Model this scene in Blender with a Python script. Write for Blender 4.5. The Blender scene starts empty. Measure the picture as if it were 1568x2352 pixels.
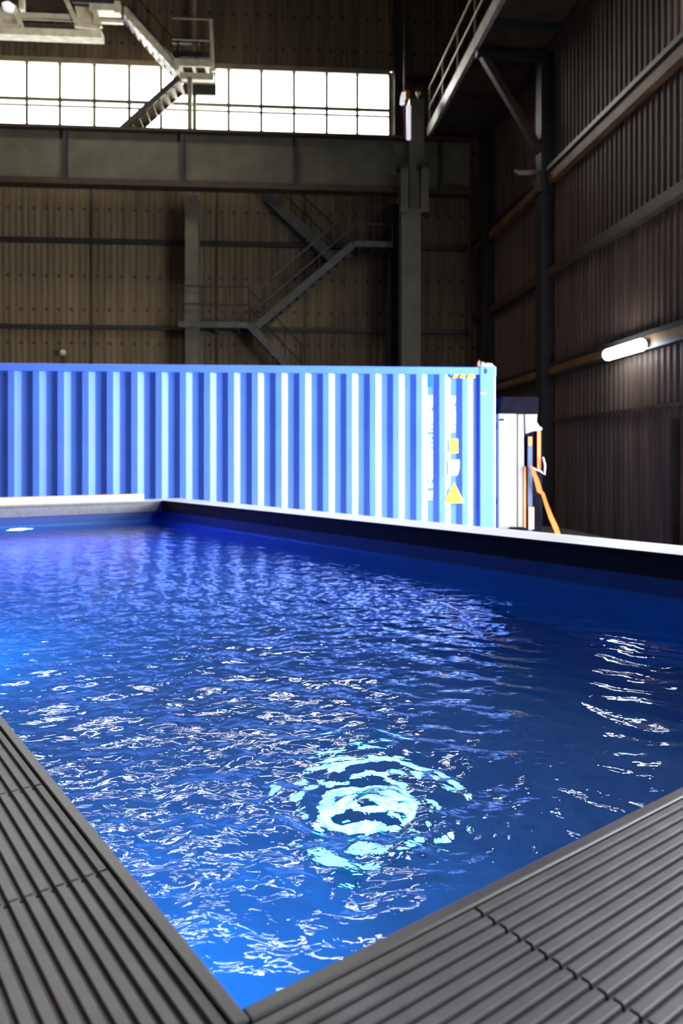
import bpy, math, random
import numpy as np
from mathutils import Vector, Matrix
random.seed(7); rng = np.random.RandomState(11)
S = bpy.context.scene
C = S.collection

# ---------------------------------------------------------------- camera, world, lights, exposure
F = 1689.0; HZ = 1060.0; CX = 784.0; ZC = 1.45          # focal length in px, horizon row, centre column, eye height
cam = bpy.data.cameras.new('camera'); co = bpy.data.objects.new('camera', cam); C.objects.link(co)
co.location = (0, 0, ZC); co.rotation_euler = (math.pi/2, 0, 0)
cam.sensor_fit = 'VERTICAL'; cam.sensor_height = 36.0; cam.sensor_width = 24.0
cam.lens = F/2352*36.0
cam.shift_y = -(1176-HZ)/2352.0
cam.clip_start = .02; cam.clip_end = 200
cam.dof.use_dof = True; cam.dof.focus_distance = 1.3; cam.dof.aperture_fstop = 6.5
S.camera = co
S.view_settings.view_transform = 'Standard'; S.view_settings.look = 'None'
S.view_settings.exposure = 0.0; S.view_settings.gamma = 1.0; S.view_settings.use_curve_mapping = False
try:
    S.cycles.max_bounces = 10; S.cycles.transmission_bounces = 8; S.cycles.glossy_bounces = 5
    S.cycles.diffuse_bounces = 4; S.cycles.transparent_max_bounces = 16
    S.cycles.sample_clamp_indirect = 8.0
except Exception: pass

w = bpy.data.worlds.new('daylight'); S.world = w; w.use_nodes = True
bg = w.node_tree.nodes['Background']; bg.inputs['Color'].default_value = (1, .98, .95, 1); bg.inputs['Strength'].default_value = 9.0

# frames of reference -------------------------------------------------------
C4, S4 = math.cos(math.radians(4)), math.sin(math.radians(4))
def B(s, t, z):  # back wall frame: s to the right along the wall, t towards the camera
    return Vector((s*C4 + t*S4, 22 + s*S4 - t*C4, z))
def bp(x, y, t): # pixel -> point of the plane t metres in front of the back wall
    rx, rz = (x-CX)/F, (HZ-y)/F
    s = (rx*(22-t*C4) - t*S4)/(C4 - rx*S4)
    return s, ZC + rz*(22 + s*S4 - t*C4)
PH = math.atan(.1192); CP, SP = math.cos(PH), math.sin(PH)
def D(q, v, z):  # side wall frame: q away from the camera along the wall, v inwards
    return Vector((6.752 - q*SP - v*CP, q*CP - v*SP, z))
def dp(x, y, v):
    rx, rz = (x-CX)/F, (HZ-y)/F
    q = (6.752 - v*CP + rx*v*SP)/(rx*CP + SP)
    return q, ZC + rz*(q*CP - v*SP)
DH = .36; ZD = ZC - DH; WD = .18; ZW = ZD - WD           # deck top and water level
th = math.radians(36.7); AX = Vector((-math.sin(th), math.cos(th), 0)); BX = Vector((math.cos(th), math.sin(th), 0))
N0 = Vector((-.0653, .4818, 0)); LA, LB = 5.97, 2.48
def P(a, b, z):  # pool frame
    v = N0 + a*AX + b*BX; return Vector((v.x, v.y, z))

LC = bpy.data.collections.new('lights'); C.children.link(LC)
def area(name, pos, target, sx, sy, power, col, spread=180):
    l = bpy.data.lights.new(name, 'AREA'); l.shape = 'RECTANGLE'; l.size = sx; l.size_y = sy
    l.energy = power; l.color = col; l.spread = math.radians(spread)
    o = bpy.data.objects.new(name, l); LC.objects.link(o); o.location = pos
    o.rotation_euler = (Vector(target)-Vector(pos)).to_track_quat('-Z', 'Y').to_euler()
    return o
# daylight behind the glazing of the back wall, in the open hall door, in an added second doorway and through the side windows
area('back_window_daylight', B(-5.0, -1.2, 12.6), B(-5.0, 6, 11.2), 16, 4.0, 3000, (1, .97, .92))
area('hall_door_daylight', D(6.9, -.5, 2.0), D(7.6, 6, 1.2), 4.2, 3.4, 2300, (.88, .91, 1), 150)
area('added_door_light', D(.9, -.5, 2.0), D(.9, 6, 1.0), 3.2, 3.4, 380, (.80, .88, 1), 150)  # unseen doorway light, added to brighten the right deck
area('side_window_daylight', D(7.2, -.5, 8.6), D(7.2, 6, 2.0), 8, 2.6, 1600, (.88, .93, 1))
area('roof_light_daylight', (-6.5, 13.5, 17.6), (-6.5, 13.6, 0), 5, 3, 420, (1, .84, .62))

# ---------------------------------------------------------------- materials
M = {}
def mat(name, col, rough=.6, metal=0, noise=.12, scale=6, spec=.5, bump=0, stretch=None, emit=None, es=0, col2=None, streak=False):
    if name in M: return M[name]
    m = bpy.data.materials.new(name); m.use_nodes = True; nt = m.node_tree; nd = nt.nodes; lk = nt.links
    b = nd['Principled BSDF']; b.inputs['Roughness'].default_value = rough; b.inputs['Metallic'].default_value = metal
    b.inputs['Specular IOR Level'].default_value = spec
    tc = nd.new('ShaderNodeTexCoord'); mp = nd.new('ShaderNodeMapping'); mp.inputs['Scale'].default_value = stretch or (1, 1, 1)
    no = nd.new('ShaderNodeTexNoise'); no.inputs['Scale'].default_value = scale; no.inputs['Detail'].default_value = 6
    lk.new(tc.outputs['Object'], mp.inputs['Vector']); lk.new(mp.outputs['Vector'], no.inputs['Vector'])
    r = nd.new('ShaderNodeValToRGB'); r.color_ramp.elements[0].position = .3; r.color_ramp.elements[1].position = .7
    c2 = col2 or tuple(c*(1-2*noise) for c in col)
    r.color_ramp.elements[0].color = (*c2, 1); r.color_ramp.elements[1].color = (*[min(1, c*(1+noise)) for c in col], 1)
    lk.new(no.outputs['Fac'], r.inputs['Fac']); lk.new(r.outputs['Color'], b.inputs['Base Color'])
    if bump:
        bm = nd.new('ShaderNodeBump'); bm.inputs['Strength'].default_value = bump; bm.inputs['Distance'].default_value = .01
        lk.new(no.outputs['Fac'], bm.inputs['Height']); lk.new(bm.outputs['Normal'], b.inputs['Normal'])
    if emit:
        b.inputs['Emission Color'].default_value = (*emit, 1); b.inputs['Emission Strength'].default_value = es
    M[name] = m; return m

def corr_mat(name, col, col2, dots=False):
    m = mat(name, col, .62, .0, .2, 1.3, .35, 0, (3.2, 3.2, .25), col2=col2)
    if dots:
        nt = m.node_tree; nd = nt.nodes; lk = nt.links; b = nd['Principled BSDF']
        tc = nd.new('ShaderNodeTexCoord'); sp = nd.new('ShaderNodeSeparateXYZ'); lk.new(tc.outputs['Object'], sp.inputs[0])
        def pp(sock, per):
            a = nd.new('ShaderNodeMath'); a.operation = 'PINGPONG'; a.inputs[1].default_value = per/2; lk.new(sock, a.inputs[0]); return a.outputs[0]
        px, pz = pp(sp.outputs['X'], .36), pp(sp.outputs['Z'], .98)
        def mul(s_, k):
            a = nd.new('ShaderNodeMath'); a.operation = 'POWER'; a.inputs[1].default_value = 2; lk.new(s_, a.inputs[0]); return a.outputs[0]
        ad = nd.new('ShaderNodeMath'); ad.operation = 'ADD'; lk.new(mul(px, 1), ad.inputs[0]); lk.new(mul(pz, 1), ad.inputs[1])
        lt = nd.new('ShaderNodeMath'); lt.operation = 'LESS_THAN'; lt.inputs[1].default_value = .05**2; lk.new(ad.outputs[0], lt.inputs[0])
        mx = nd.new('ShaderNodeMixRGB'); mx.inputs['Color2'].default_value = (.05, .036, .021, 1)
        src = b.inputs['Base Color'].links[0].from_socket
        lk.new(lt.outputs[0], mx.inputs['Fac']); lk.new(src, mx.inputs['Color1']); lk.new(mx.outputs[0], b.inputs['Base Color'])
    return m
corr_mat('olive_sheet', (.16, .122, .068), (.10, .075, .042), True)
corr_mat('brown_sheet', (.105, .066, .044), (.046, .030, .022))
mat('olive_paint', (.108, .10, .066), .5, 0, .15, 2)
mat('dark_steel', (.024, .023, .023), .5, .0, .2, 4)
mat('grey_steel', (.08, .08, .078), .45, .0, .2, 4)
mat('rust_steel', (.05, .028, .016), .6, 0, .25, 3)
mat('cream_steel', (.62, .57, .40), .5, 0, .15, 5)
mat('orange_primer', (.17, .085, .035), .6, 0, .25, 2)
mat('frame_paint', (.30, .235, .15), .5, 0, .15, 3)
mat('concrete', (.20, .19, .18), .8, 0, .15, 1.5)
mat('roof_sheet', (.06, .055, .05), .8, 0, .2, 1)
mat('container_blue', (.10, .24, .90), .34, 0, .05, 2, .6)
mat('white_mark', (.85, .86, .88), .5, 0, .03)
mat('yellow_mark', (.95, .68, .03), .5, 0, .04)
mat('black_mark', (.015, .015, .015), .5)
mat('logo_blue', (.0, .16, .48), .5)
mat('deck_board', (.105, .097, .102), .44, 0, .14, 26, .5, .06)
mat('deck_trim', (.070, .066, .068), .38, 0, .12, 14, .5)
mat('coping_board', (.62, .62, .64), .42, 0, .06, 9, .6)
mat('fascia', (.15, .15, .155), .5, 0, .10, 30)
mat('fascia_shaded', (.008, .008, .010), .6, 0, .10, 30, .2)  # black holds the shade of the backlit fascia; joists share it
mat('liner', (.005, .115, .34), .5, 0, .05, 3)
mat('liner_shaded', (.006, .045, .20), .5, 0, .05, 3)  # liner above the water, its shade put into a darker blue
mat('beige_board', (.66, .49, .32), .6, 0, .06, 5)
mat('off_white', (.19, .175, .145), .6, 0, .07, 2.0, .4, 0, (5, 5, .5))
mat('navy_black', (.004, .004, .008), .8, spec=.02)
mat('orange', (.95, .16, .02), .5, 0, .06)
mat('blue_grey', (.035, .06, .11), .4)
mat('red_pipe', (.10, .012, .008), .5)
mat('pale_metal', (.75, .72, .68), .4)
mat('tan_wrap', (.5, .30, .2), .6)
mat('lamp_glow', (1, 1, 1), .5, emit=(.86, .94, 1), es=26)
mat('pool_lamp_glow', (1, 1, 1), .5, emit=(.86, .72, 1), es=22)
mat('jet_lamp_glow', (.5, 1, 1), .5, emit=(.10, .62, 1), es=4)
mat('steel_rim', (.6, .62, .65), .25, .9)

def glass_mat():
    m = bpy.data.materials.new('window_glass'); m.use_nodes = True; nt = m.node_tree; nt.nodes.clear()
    o = nt.nodes.new('ShaderNodeOutputMaterial'); tr = nt.nodes.new('ShaderNodeBsdfTransparent'); gl = nt.nodes.new('ShaderNodeBsdfGlossy')
    gl.inputs['Roughness'].default_value = .05; lw = nt.nodes.new('ShaderNodeFresnel'); lw.inputs[0].default_value = 1.3
    tr.inputs[0].default_value = (.97, .98, .97, 1)
    mx = nt.nodes.new('ShaderNodeMixShader'); nt.links.new(lw.outputs[0], mx.inputs[0]); nt.links.new(tr.outputs[0], mx.inputs[1]); nt.links.new(gl.outputs[0], mx.inputs[2])
    nt.links.new(mx.outputs[0], o.inputs[0]); M['glass'] = m
glass_mat()

def water_mat():
    m = bpy.data.materials.new('pool_water'); m.use_nodes = True; nt = m.node_tree; nd = nt.nodes; lk = nt.links; nd.clear()
    o = nd.new('ShaderNodeOutputMaterial'); g = nd.new('ShaderNodeBsdfGlass'); g.inputs['IOR'].default_value = 1.333
    g.inputs['Roughness'].default_value = .0; g.inputs['Color'].default_value = (.93, .98, 1, 1)
    tc = nd.new('ShaderNodeTexCoord')
    at = nd.new('ShaderNodeAttribute'); at.attribute_name = 'rough_water'
    n1 = nd.new('ShaderNodeTexNoise'); n1.inputs['Scale'].default_value = 30; n1.inputs['Detail'].default_value = 2.5; n1.inputs['Distortion'].default_value = .6
    mp = nd.new('ShaderNodeMapping'); mp.inputs['Rotation'].default_value = (0, 0, .35); mp.inputs['Scale'].default_value = (1, 1.5, 1)
    lk.new(tc.outputs['Object'], mp.inputs[0]); lk.new(mp.outputs[0], n1.inputs['Vector'])
    ml = nd.new('ShaderNodeMath'); ml.operation = 'MULTIPLY'; lk.new(n1.outputs['Fac'], ml.inputs[0]); lk.new(at.outputs['Fac'], ml.inputs[1])
    bm = nd.new('ShaderNodeBump'); bm.inputs['Strength'].default_value = 1.0; bm.inputs['Distance'].default_value = .0024
    lk.new(ml.outputs[0], bm.inputs['Height']); lk.new(bm.outputs['Normal'], g.inputs['Normal'])
    lk.new(g.outputs[0], o.inputs[0]); M['water'] = m
water_mat()

# ---------------------------------------------------------------- helpers
def tag(o, label=None, cat=None, group=None, kind=None):
    if label: o['label'] = label
    if cat: o['category'] = cat
    if group: o['group'] = group
    if kind: o['kind'] = kind
    return o
def thing(name, label, cat, loc=(0, 0, 0), group=None, kind=None):
    o = bpy.data.objects.new(name, None); o.empty_display_size = .1; C.objects.link(o); o.location = loc
    return tag(o, label, cat, group, kind)
def wloc(o):
    v = Vector((0, 0, 0))
    while o: v += Vector(o.location); o = o.parent
    return v
class MB:
    def __init__(s): s.v = []; s.f = []
    def hexa(s, p):                       # 8 corners: bottom ring, top ring
        n = len(s.v); s.v += [Vector(q) for q in p]
        s.f += [tuple(n+i for i in f) for f in ((0, 3, 2, 1), (4, 5, 6, 7), (0, 1, 5, 4), (1, 2, 6, 5), (2, 3, 7, 6), (3, 0, 4, 7))]
        return s
    def fbox(s, fr, a0, a1, b0, b1, z0, z1):
        return s.hexa([fr(a, b, z) for z in (z0, z1) for a, b in ((a0, b0), (a1, b0), (a1, b1), (a0, b1))])
    def bar(s, p, q, w, h, up=(0, 0, 1)):
        p, q = Vector(p), Vector(q); d = (q-p).normalized(); u = Vector(up)
        r = d.cross(u)
        if r.length < 1e-4: r = d.cross(Vector((1, 0, 0)))
        r.normalize(); u = r.cross(d).normalized(); r *= w/2; u *= h/2
        return s.hexa([p-r-u, p+r-u, p+r+u, p-r+u, q-r-u, q+r-u, q+r+u, q-r+u])
    def tube(s, pts, r, n=8, cap=True, radii=None):
        pts = [Vector(p) for p in pts]; base = len(s.v)
        for i, p in enumerate(pts):
            d = (pts[min(i+1, len(pts)-1)] - pts[max(i-1, 0)]).normalized()
            a = d.orthogonal().normalized() if i == 0 else (pa - d*pa.dot(d)).normalized()
            pa = a; b = d.cross(a); rr = radii[i] if radii else r
            for k in range(n):
                t = 2*math.pi*k/n; s.v.append(p + a*math.cos(t)*rr + b*math.sin(t)*rr)
        for i in range(len(pts)-1):
            for k in range(n):
                s.f.append((base+i*n+k, base+i*n+(k+1) % n, base+(i+1)*n+(k+1) % n, base+(i+1)*n+k))
        if cap:
            s.f.append(tuple(base+k for k in reversed(range(n)))); s.f.append(tuple(base+(len(pts)-1)*n+k for k in range(n)))
        return s
    def prism(s, ring, off):              # closed outline extruded by a vector
        n = len(s.v); m = len(ring); off = Vector(off)
        s.v += [Vector(p) for p in ring] + [Vector(p)+off for p in ring]
        s.f.append(tuple(n+i for i in reversed(range(m)))); s.f.append(tuple(n+m+i for i in range(m)))
        s.f += [(n+i, n+(i+1) % m, n+m+(i+1) % m, n+m+i) for i in range(m)]
        return s
    def strip(s, A, Bq):                  # sheet between two polylines
        n = len(s.v); m = len(A); s.v += [Vector(p) for p in A] + [Vector(p) for p in Bq]
        s.f += [(n+i, n+i+1, n+m+i+1, n+m+i) for i in range(m-1)]
        return s
    def build(s, name, m, parent=None, smooth=False, bevel=0, solid=0):
        me = bpy.data.meshes.new(name)
        if parent is not None: o0 = wloc(parent)
        else:
            xs = [v.x for v in s.v]; ys = [v.y for v in s.v]; o0 = Vector(((min(xs)+max(xs))/2, (min(ys)+max(ys))/2, min(v.z for v in s.v)))
        me.from_pydata([tuple(v-o0) for v in s.v], [], s.f); me.update()
        me.materials.append(M[m] if isinstance(m, str) else m)
        o = bpy.data.objects.new(name, me); C.objects.link(o)
        if parent is not None: o.parent = parent
        else: o.location = o0
        if smooth: me.polygons.foreach_set('use_smooth', [True]*len(me.polygons))
        if solid:
            q = o.modifiers.new('solid', 'SOLIDIFY'); q.thickness = solid; q.offset = 0
        if bevel:
            q = o.modifiers.new('bevel', 'BEVEL'); q.width = bevel; q.segments = 2; q.limit_method = 'ANGLE'
        return o
def struct(name, mb, m, **k):
    return tag(mb.build(name, m, **k), kind='structure')

# ---------------------------------------------------------------- setting
def corr(mb, fr, s0, s1, z0, z1, pitch=.18, depth=.035, sign=1):
    xs, ds = [], []; s = math.floor(s0/pitch)*pitch
    while s < s1:
        for f, d in ((0, 0), (.42, 0), (.55, depth), (.87, depth), (1, 0)):
            x = s + f*pitch
            if s0 <= x <= s1 and (not xs or x > xs[-1]+1e-6): xs.append(x); ds.append(d*sign)
        s += pitch
    mb.strip([fr(x, d, z0) for x, d in zip(xs, ds)], [fr(x, d, z1) for x, d in zip(xs, ds)])
    return mb
SB0, SB1 = -15.0, 4.25
ZT = 17.0
wl, _ = bp(-60, 200, 0); wr, zt = bp(895, 168, 0); _, zb = bp(895, 322, 0)
_, zt0 = bp(0, 138, 0); zt = (zt+zt0)/2; zb = (zb + bp(0, 294, 0)[1])/2
WL0 = -14.0
mb = MB(); corr(mb, B, SB0, SB1, 0, zb-.06); corr(mb, B, SB0, SB1, zt+.06, ZT); corr(mb, B, wr+.03, SB1, zb-.06, zt+.06); corr(mb, B, SB0, WL0-.05, zb-.06, zt+.06)
struct('wall_back', mb, 'olive_sheet')
mb = MB(); dq0, dq1, dzt = 4.6, 9.2, 4.2; wq0, wq1, wz0, wz1 = 3.4, 11.0, 7.4, 9.8
corr(mb, D, -9, -.8, 0, wz0); corr(mb, D, -.8, 2.6, dzt, wz0); corr(mb, D, 2.6, dq0, 0, wz0); corr(mb, D, dq0, dq1, dzt, wz0); corr(mb, D, dq1, 22.45, 0, wz0)  # includes the opening of the added second doorway
corr(mb, D, -9, wq0, wz0, wz1); corr(mb, D, wq1, 22.45, wz0, wz1); corr(mb, D, -9, 22.45, wz1, ZT)
struct('wall_right', mb, 'brown_sheet')
XY = lambda a, b, z: Vector((a, b, z))
struct('wall_left', MB().fbox(XY, -15.2, -15, -9, 21.2, 0, ZT), 'brown_sheet')
struct('wall_front', MB().fbox(XY, -15, 8, -9.2, -9, 0, ZT), 'brown_sheet')
struct('floor', MB().fbox(XY, -15.2, 8.2, -9.2, 23, -.2, 0), 'concrete')
mb = MB(); rx0, rx1, ry0, ry1 = -9, -4, 12, 15
for a0, a1, b0, b1 in ((-15.2, rx0, -9.2, 23), (rx1, 8.2, -9.2, 23), (rx0, rx1, -9.2, ry0), (rx0, rx1, ry1, 23)): mb.fbox(XY, a0, a1, b0, b1, ZT, ZT+.15)
struct('ceiling', mb, 'roof_sheet')

# glazing of the back wall: two bays, each one window with its own frame, glass and opening lights
def back_window(name, s0, s1, cols):
    r = thing(name, None, None, B((s0+s1)/2, 0, zb), kind='structure')
    f = MB(); zm = bp(450, 240, 0)[1]; zm2 = bp(450, 254, 0)[1]
    for z, h in ((zb, .10), (zt, .16)): f.fbox(B, s0, s1, -.06, .09, z-h/2, z+h/2)
    for s in (s0, s1): f.fbox(B, s-.05, s+.05, -.06, .09, zb, zt)
    f.build('window_frame', 'frame_paint', r)
    g = MB(); g.fbox(B, s0, s1, -.03, .03, zm-.05, zm+.05)
    for c in cols: g.fbox(B, c-.042, c+.042, -.03, .03, zb, zt)
    g.fbox(B, s0, s1, -.02, .02, zm2-.03, zm2+.03)
    g.build('glazing_bars', 'frame_paint', r)
    MB().fbox(B, s0, s1, -.006, .0, zb, zt).build('glass', 'glass', r)
c1 = [bp(x, 200, 0)[0] for x in (62, 138, 217, 297, 370)]; st = c1[1]-c1[0]
sm = bp(447, 200, 0)[0]
back_window('window_1', WL0, sm, [c1[0]-st*k for k in range(6, 0, -1) if c1[0]-st*k > WL0+.2] + c1)
back_window('window_2', sm, wr, [bp(x, 200, 0)[0] for x in (525, 600, 675, 750, 820)])
# side windows, roof light and the open hall door: outside the frame, they let the daylight in
r = thing('window_3', None, None, D((wq0+wq1)/2, 0, wz0), kind='structure')
f = MB()
for z in (wz0, wz1): f.fbox(D, wq0, wq1, -.06, .08, z-.06, z+.06)
for k in range(8): q = wq0+(wq1-wq0)*k/7; f.fbox(D, q-.03, q+.03, -.05, .05, wz0, wz1)
f.build('window_frame', 'frame_paint', r); MB().fbox(D, wq0, wq1, -.006, 0, wz0, wz1).build('glass', 'glass', r)
r = thing('window_4', None, None, (-5.5, 13, ZT), kind='structure')
f = MB()
for k in range(6): x = rx0+(rx1-rx0)*k/5; f.fbox(XY, x-.04, x+.04, ry0, ry1, ZT, ZT+.1)
f.build('window_frame', 'frame_paint', r)
for o_ in [MB().fbox(XY, rx0, rx1, ry0, ry1, ZT+.05, ZT+.06).build('glass', 'glass', r)]: pass
f = MB(); f.fbox(D, dq0-.12, dq0, -.1, .12, 0, dzt); f.fbox(D, dq1, dq1+.12, -.1, .12, 0, dzt); f.fbox(D, dq0-.12, dq1+.12, -.1, .12, dzt, dzt+.15)
f.fbox(D, -.92, -.8, -.1, .12, 0, dzt); f.fbox(D, 2.6, 2.72, -.1, .12, 0, dzt); f.fbox(D, -.92, 2.72, -.1, .12, dzt, dzt+.15)  # frame of the second doorway added for the deck light
struct('trim_1', f, 'dark_steel')

# girts of the back wall
n = 2
def girt_back(x0, x1, y, h, m='dark_steel', t0=.04, t1=.16):
    global n
    s0, z = bp(x0, y, t1); s1 = bp(x1, y, t1)[0]
    struct('trim_%d' % n, MB().fbox(B, s0, s1, t0, t1, z-h/2, z+h/2), m); n += 1
girt_back(-400, 1075, 540, .13)
girt_back(-400, 1075, 743, .12)
girt_back(905, 1075, 178, .16)
for x in (210, 498, 700): # vertical sheet laps
    s0, z0 = bp(x, 830, .05); z1 = bp(x, 425, .05)[1]
    struct('trim_%d' % n, MB().fbox(B, s0-.03, s0+.03, .03, .06, z0-3, z1), 'rust_steel'); n += 1
def girt_side(q0, q1, z, h, m, v0=.04, v1=.20):
    global n
    struct('trim_%d' % n, MB().fbox(D, q0, q1, v0, v1, z-h/2, z+h/2), m); n += 1
zg1 = dp(1406, 260, .2)[1]; zg2 = dp(1404, 806, .2)[1]; zg3 = dp(1500, 470, .2)[1]; zg4 = dp(1400, 948, .1)[1]
girt_side(6.2, 22.2, zg1-.05, .22, 'orange_primer'); girt_side(6.2, 22.2, zg1+.12, .09, 'dark_steel', .04, .26)
girt_side(6.2, 22.2, zg2, .16, 'orange_primer', .04, .18); girt_side(6.2, 22.2, zg2+.12, .07, 'dark_steel'); girt_side(6.2, 22.2, zg2-.12, .07, 'dark_steel')
girt_side(6.2, 22.2, zg3, .20, 'rust_steel')
girt_side(6.2, 22.2, zg4, .06, 'rust_steel', .04, .09)

# ---------------------------------------------------------------- crane runway girder in front of the back wall
T1 = 1.6
s0 = -13.5; s1, zlo = bp(1078, 432, T1); zup = bp(700, 316, T1)[1]; zlo = bp(700, 430, T1)[1]
g = thing('crane_girder', 'long olive steel crane girder with vertical stiffeners running below the bright windows', 'girder', B((s0+s1)/2, T1, zlo))
MB().fbox(B, s0, s1, T1-.02, T1+.0, zlo, zup).build('web', 'olive_paint', g)
MB().fbox(B, s0, s1, T1-.2, T1+.2, zup-.02, zup+.06).build('top_flange', 'rust_steel', g)
MB().fbox(B, s0, s1, T1-.18, T1+.2, zlo-.14, zlo+.02).build('bottom_flange', 'rust_steel', g)
for x in (-110, 152, 420, 681, 945, 1010):
    s = bp(x, 370, T1)[0]
    MB().fbox(B, s-.045, s+.045, T1, T1+.15, zlo+.02, zup-.02).build('stiffener', 'dark_steel', g)

# columns
def hcol(name, label, sc, tc, z0, z1, wd, dp_, m, group=None, ribs=()):
    r = thing(name, label, 'column', B(sc, tc, z0), group)
    MB().fbox(B, sc-wd/2, sc+wd/2, tc+dp_/2-.03, tc+dp_/2, z0, z1).build('front_flange', m, r)
    MB().fbox(B, sc-wd/2, sc+wd/2, tc-dp_/2, tc-dp_/2+.03, z0, z1).build('rear_flange', m, r)
    MB().fbox(B, sc-.02, sc+.02, tc-dp_/2+.03, tc+dp_/2-.03, z0, z1).build('web', m, r)
    MB().fbox(B, sc-wd/2-.08, sc+wd/2+.08, tc-dp_/2-.08, tc+dp_/2+.08, z0, z0+.03).build('base_plate', 'dark_steel', r)
    return r
sc = bp(440, 600, 1.2)[0]
hcol('steel_column', 'grey steel column against the wall between the upper stair and the far left wall bays', sc, 1.0, 0, zlo-.15, .36, .4, 'olive_paint')
sc = bp(447, 220, .5)[0]
hcol('window_post', 'slim steel post rising in front of the bright windows, above the girder', sc, .5, zup+.07, ZT-.2, .10, .14, 'frame_paint')
sc = bp(942, 700, 2.3)[0]
r = hcol('crane_column', 'tall olive steel column in front of the right end of the girder', sc, 2.2, 0, bp(942, 482, 2.3)[1], .52, .5, 'olive_paint')
sx = bp(957, 300, 2.3)[0]; z0 = bp(942, 482, 2.3)[1]; z1 = bp(957, 226, 2.3)[1]
MB().fbox(B, sx-.2, sx+.2, 2.0, 2.3, z0, z1).build('upper_shaft', 'olive_paint', r)
for xx in (929, 976):
    s = bp(xx, 430, 2.5)[0]; za = bp(xx, 487, 2.5)[1]; zc_ = bp(xx, 384, 2.5)[1]
    MB().fbox(B, s-.1, s+.1, 2.2, 2.5, za, zc_).build('bracket_plate', 'olive_paint', r)
    MB().fbox(B, s-.17, s+.12, 2.1, 2.52, zc_, zc_+.14).build('bracket_cap', 'dark_steel', r)
sc = bp(903, 600, .8)[0]
hcol('shaded_column', 'steel column coloured dark for shadow, standing right beside the landing, left of the olive crane column', sc, .7, 0, zlo-.15, .42, .4, 'dark_steel')  # shadow is put into this column's dark colour
sc = bp(916, 80, .3)[0]
hcol('window_column', 'dark steel column at the right end of the windows, above the girder', sc, .35, zup+.07, ZT-.2, .34, .3, 'dark_steel')

# red pipe, white pipe section given a glow, lamp and orange valve by the crane column
s = bp(930, 200, 2.6)[0]; za = bp(930, 318, 2.6)[1]; zb_ = bp(930, -60, 2.6)[1]
tag(MB().tube([B(s, 2.6, za), B(s, 2.6, zb_)], .045, 10).build('red_pipe', 'red_pipe', smooth=True), 'thin dark red vertical pipe rising past the right end of the windows', 'pipe')
s, za = bp(938, 320, 2.75); zb_ = bp(938, 243, 2.75)[1]
tag(MB().tube([B(s, 2.75, za), B(s, 2.75, zb_)], .06, 12).build('glowing_pipe', mat('pale_tube', (.9, .9, .92), .4, emit=(.9, .93, 1), es=.7), smooth=True), 'white vertical pipe section with an added glow, standing on the girder beside the red pipe', 'lamp')  # pipe section with weak emission of its own
s, za = bp(922, 240, 2.75); zb_ = bp(923, 213, 2.75)[1]
tag(MB().tube([B(s, 2.75, za), B(s+.03, 2.75, (za+zb_)/2), B(s+.05, 2.75, zb_)], .06, 12, radii=[.05, .065, .045]).build('wall_lamp', M['pale_tube'], smooth=True), 'small white lamp left of the red pipe, above the white tube', 'lamp')
s, za = bp(933, 240, 2.72); zb_ = bp(933, 208, 2.72)[1]
r = thing('pipe_valve', 'small orange valve on the red pipe between the white lamp and the white tube', 'valve', B(s, 2.72, za))
MB().fbox(B, s-.03, s+.08, 2.66, 2.76, za+.14, zb_).build('valve_body', mat('amber', (.45, .16, .01), .5), r, bevel=.01)
MB().fbox(B, s-.06, s+.03, 2.66, 2.76, za, za+.12).build('valve_lever', M['amber'], r, bevel=.01)
s, z = bp(968, 210, 2.8)
bp_r = thing('bulb_lamp', 'tiny round pale lamp on top of the crane column', 'lamp', B(s, 2.3, z1))
MB().tube([B(s, 2.3, z1), B(s, 2.3, z1+.1)], .02, 6).build('stem', 'dark_steel', bp_r)
MB().tube([B(s, 2.3, z1+.08), B(s, 2.3, z1+.12), B(s, 2.3, z1+.17), B(s, 2.3, z1+.2)], .05, 10, radii=[.03, .07, .07, .02]).build('bulb', 'cream_steel', bp_r, smooth=True)

# ---------------------------------------------------------------- stairs
def flight(r, sA, zA, sB, zB, t0, t1, m, tm, hS=.26, nst=12, rail=None, railm='dark_steel', side=None):
    A = lambda t: B(sA, t, zA); Q = lambda t: B(sB, t, zB)
    for t in (t0, t1): MB().bar(A(t), Q(t), .05, hS).build('stringer', m, r)
    for k in range(nst):
        f = (k+.5)/nst; s = sA+(sB-sA)*f; z = zA+(zB-zA)*f
        MB().fbox(B, s-.14, s+.14, t0+.03, t1-.03, z-.02, z+.02).build('tread', tm, r)
    if rail:
        for t in rail:
            for hh in (.5, 1.0): MB().tube([A(t)+Vector((0, 0, hh)), Q(t)+Vector((0, 0, hh))], .022, 6).build('handrail' if hh == 1.0 else 'guard_rail', railm, r)
            for k in range(4):
                f = (k+.3)/3.6; p = A(t).lerp(Q(t), f); MB().tube([p, p+Vector((0, 0, 1.0))], .018, 6).build('rail_post', railm, r)
def landing(r, s0, s1, z, t0, t1, m, um='rust_steel', rails=(), railm='dark_steel', h=.16, posts=3):
    for t in (t0, t1): MB().fbox(B, s0, s1, t-.03, t+.03, z-h, z).build('edge_beam', m, r)
    MB().fbox(B, s0, s1, t0+.03, t1-.03, z-.05, z-.01).build('platform_grating', um, r)
    for k in range(3):
        s = s0+(s1-s0)*(k+.5)/3; MB().fbox(B, s-.04, s+.04, t0+.03, t1-.03, z-h, z-.05).build('cross_beam', m, r)
    for t in rails:
        for hh in (.5, 1.0): MB().tube([B(s0, t, z+hh), B(s1, t, z+hh)], .022, 6).build('handrail' if hh == 1.0 else 'guard_rail', railm, r)
        for k in range(posts):
            s = s0+(s1-s0)*k/(posts-1); MB().tube([B(s, t, z), B(s, t, z+1.0)], .02, 6).build('rail_post', railm, r)
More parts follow.
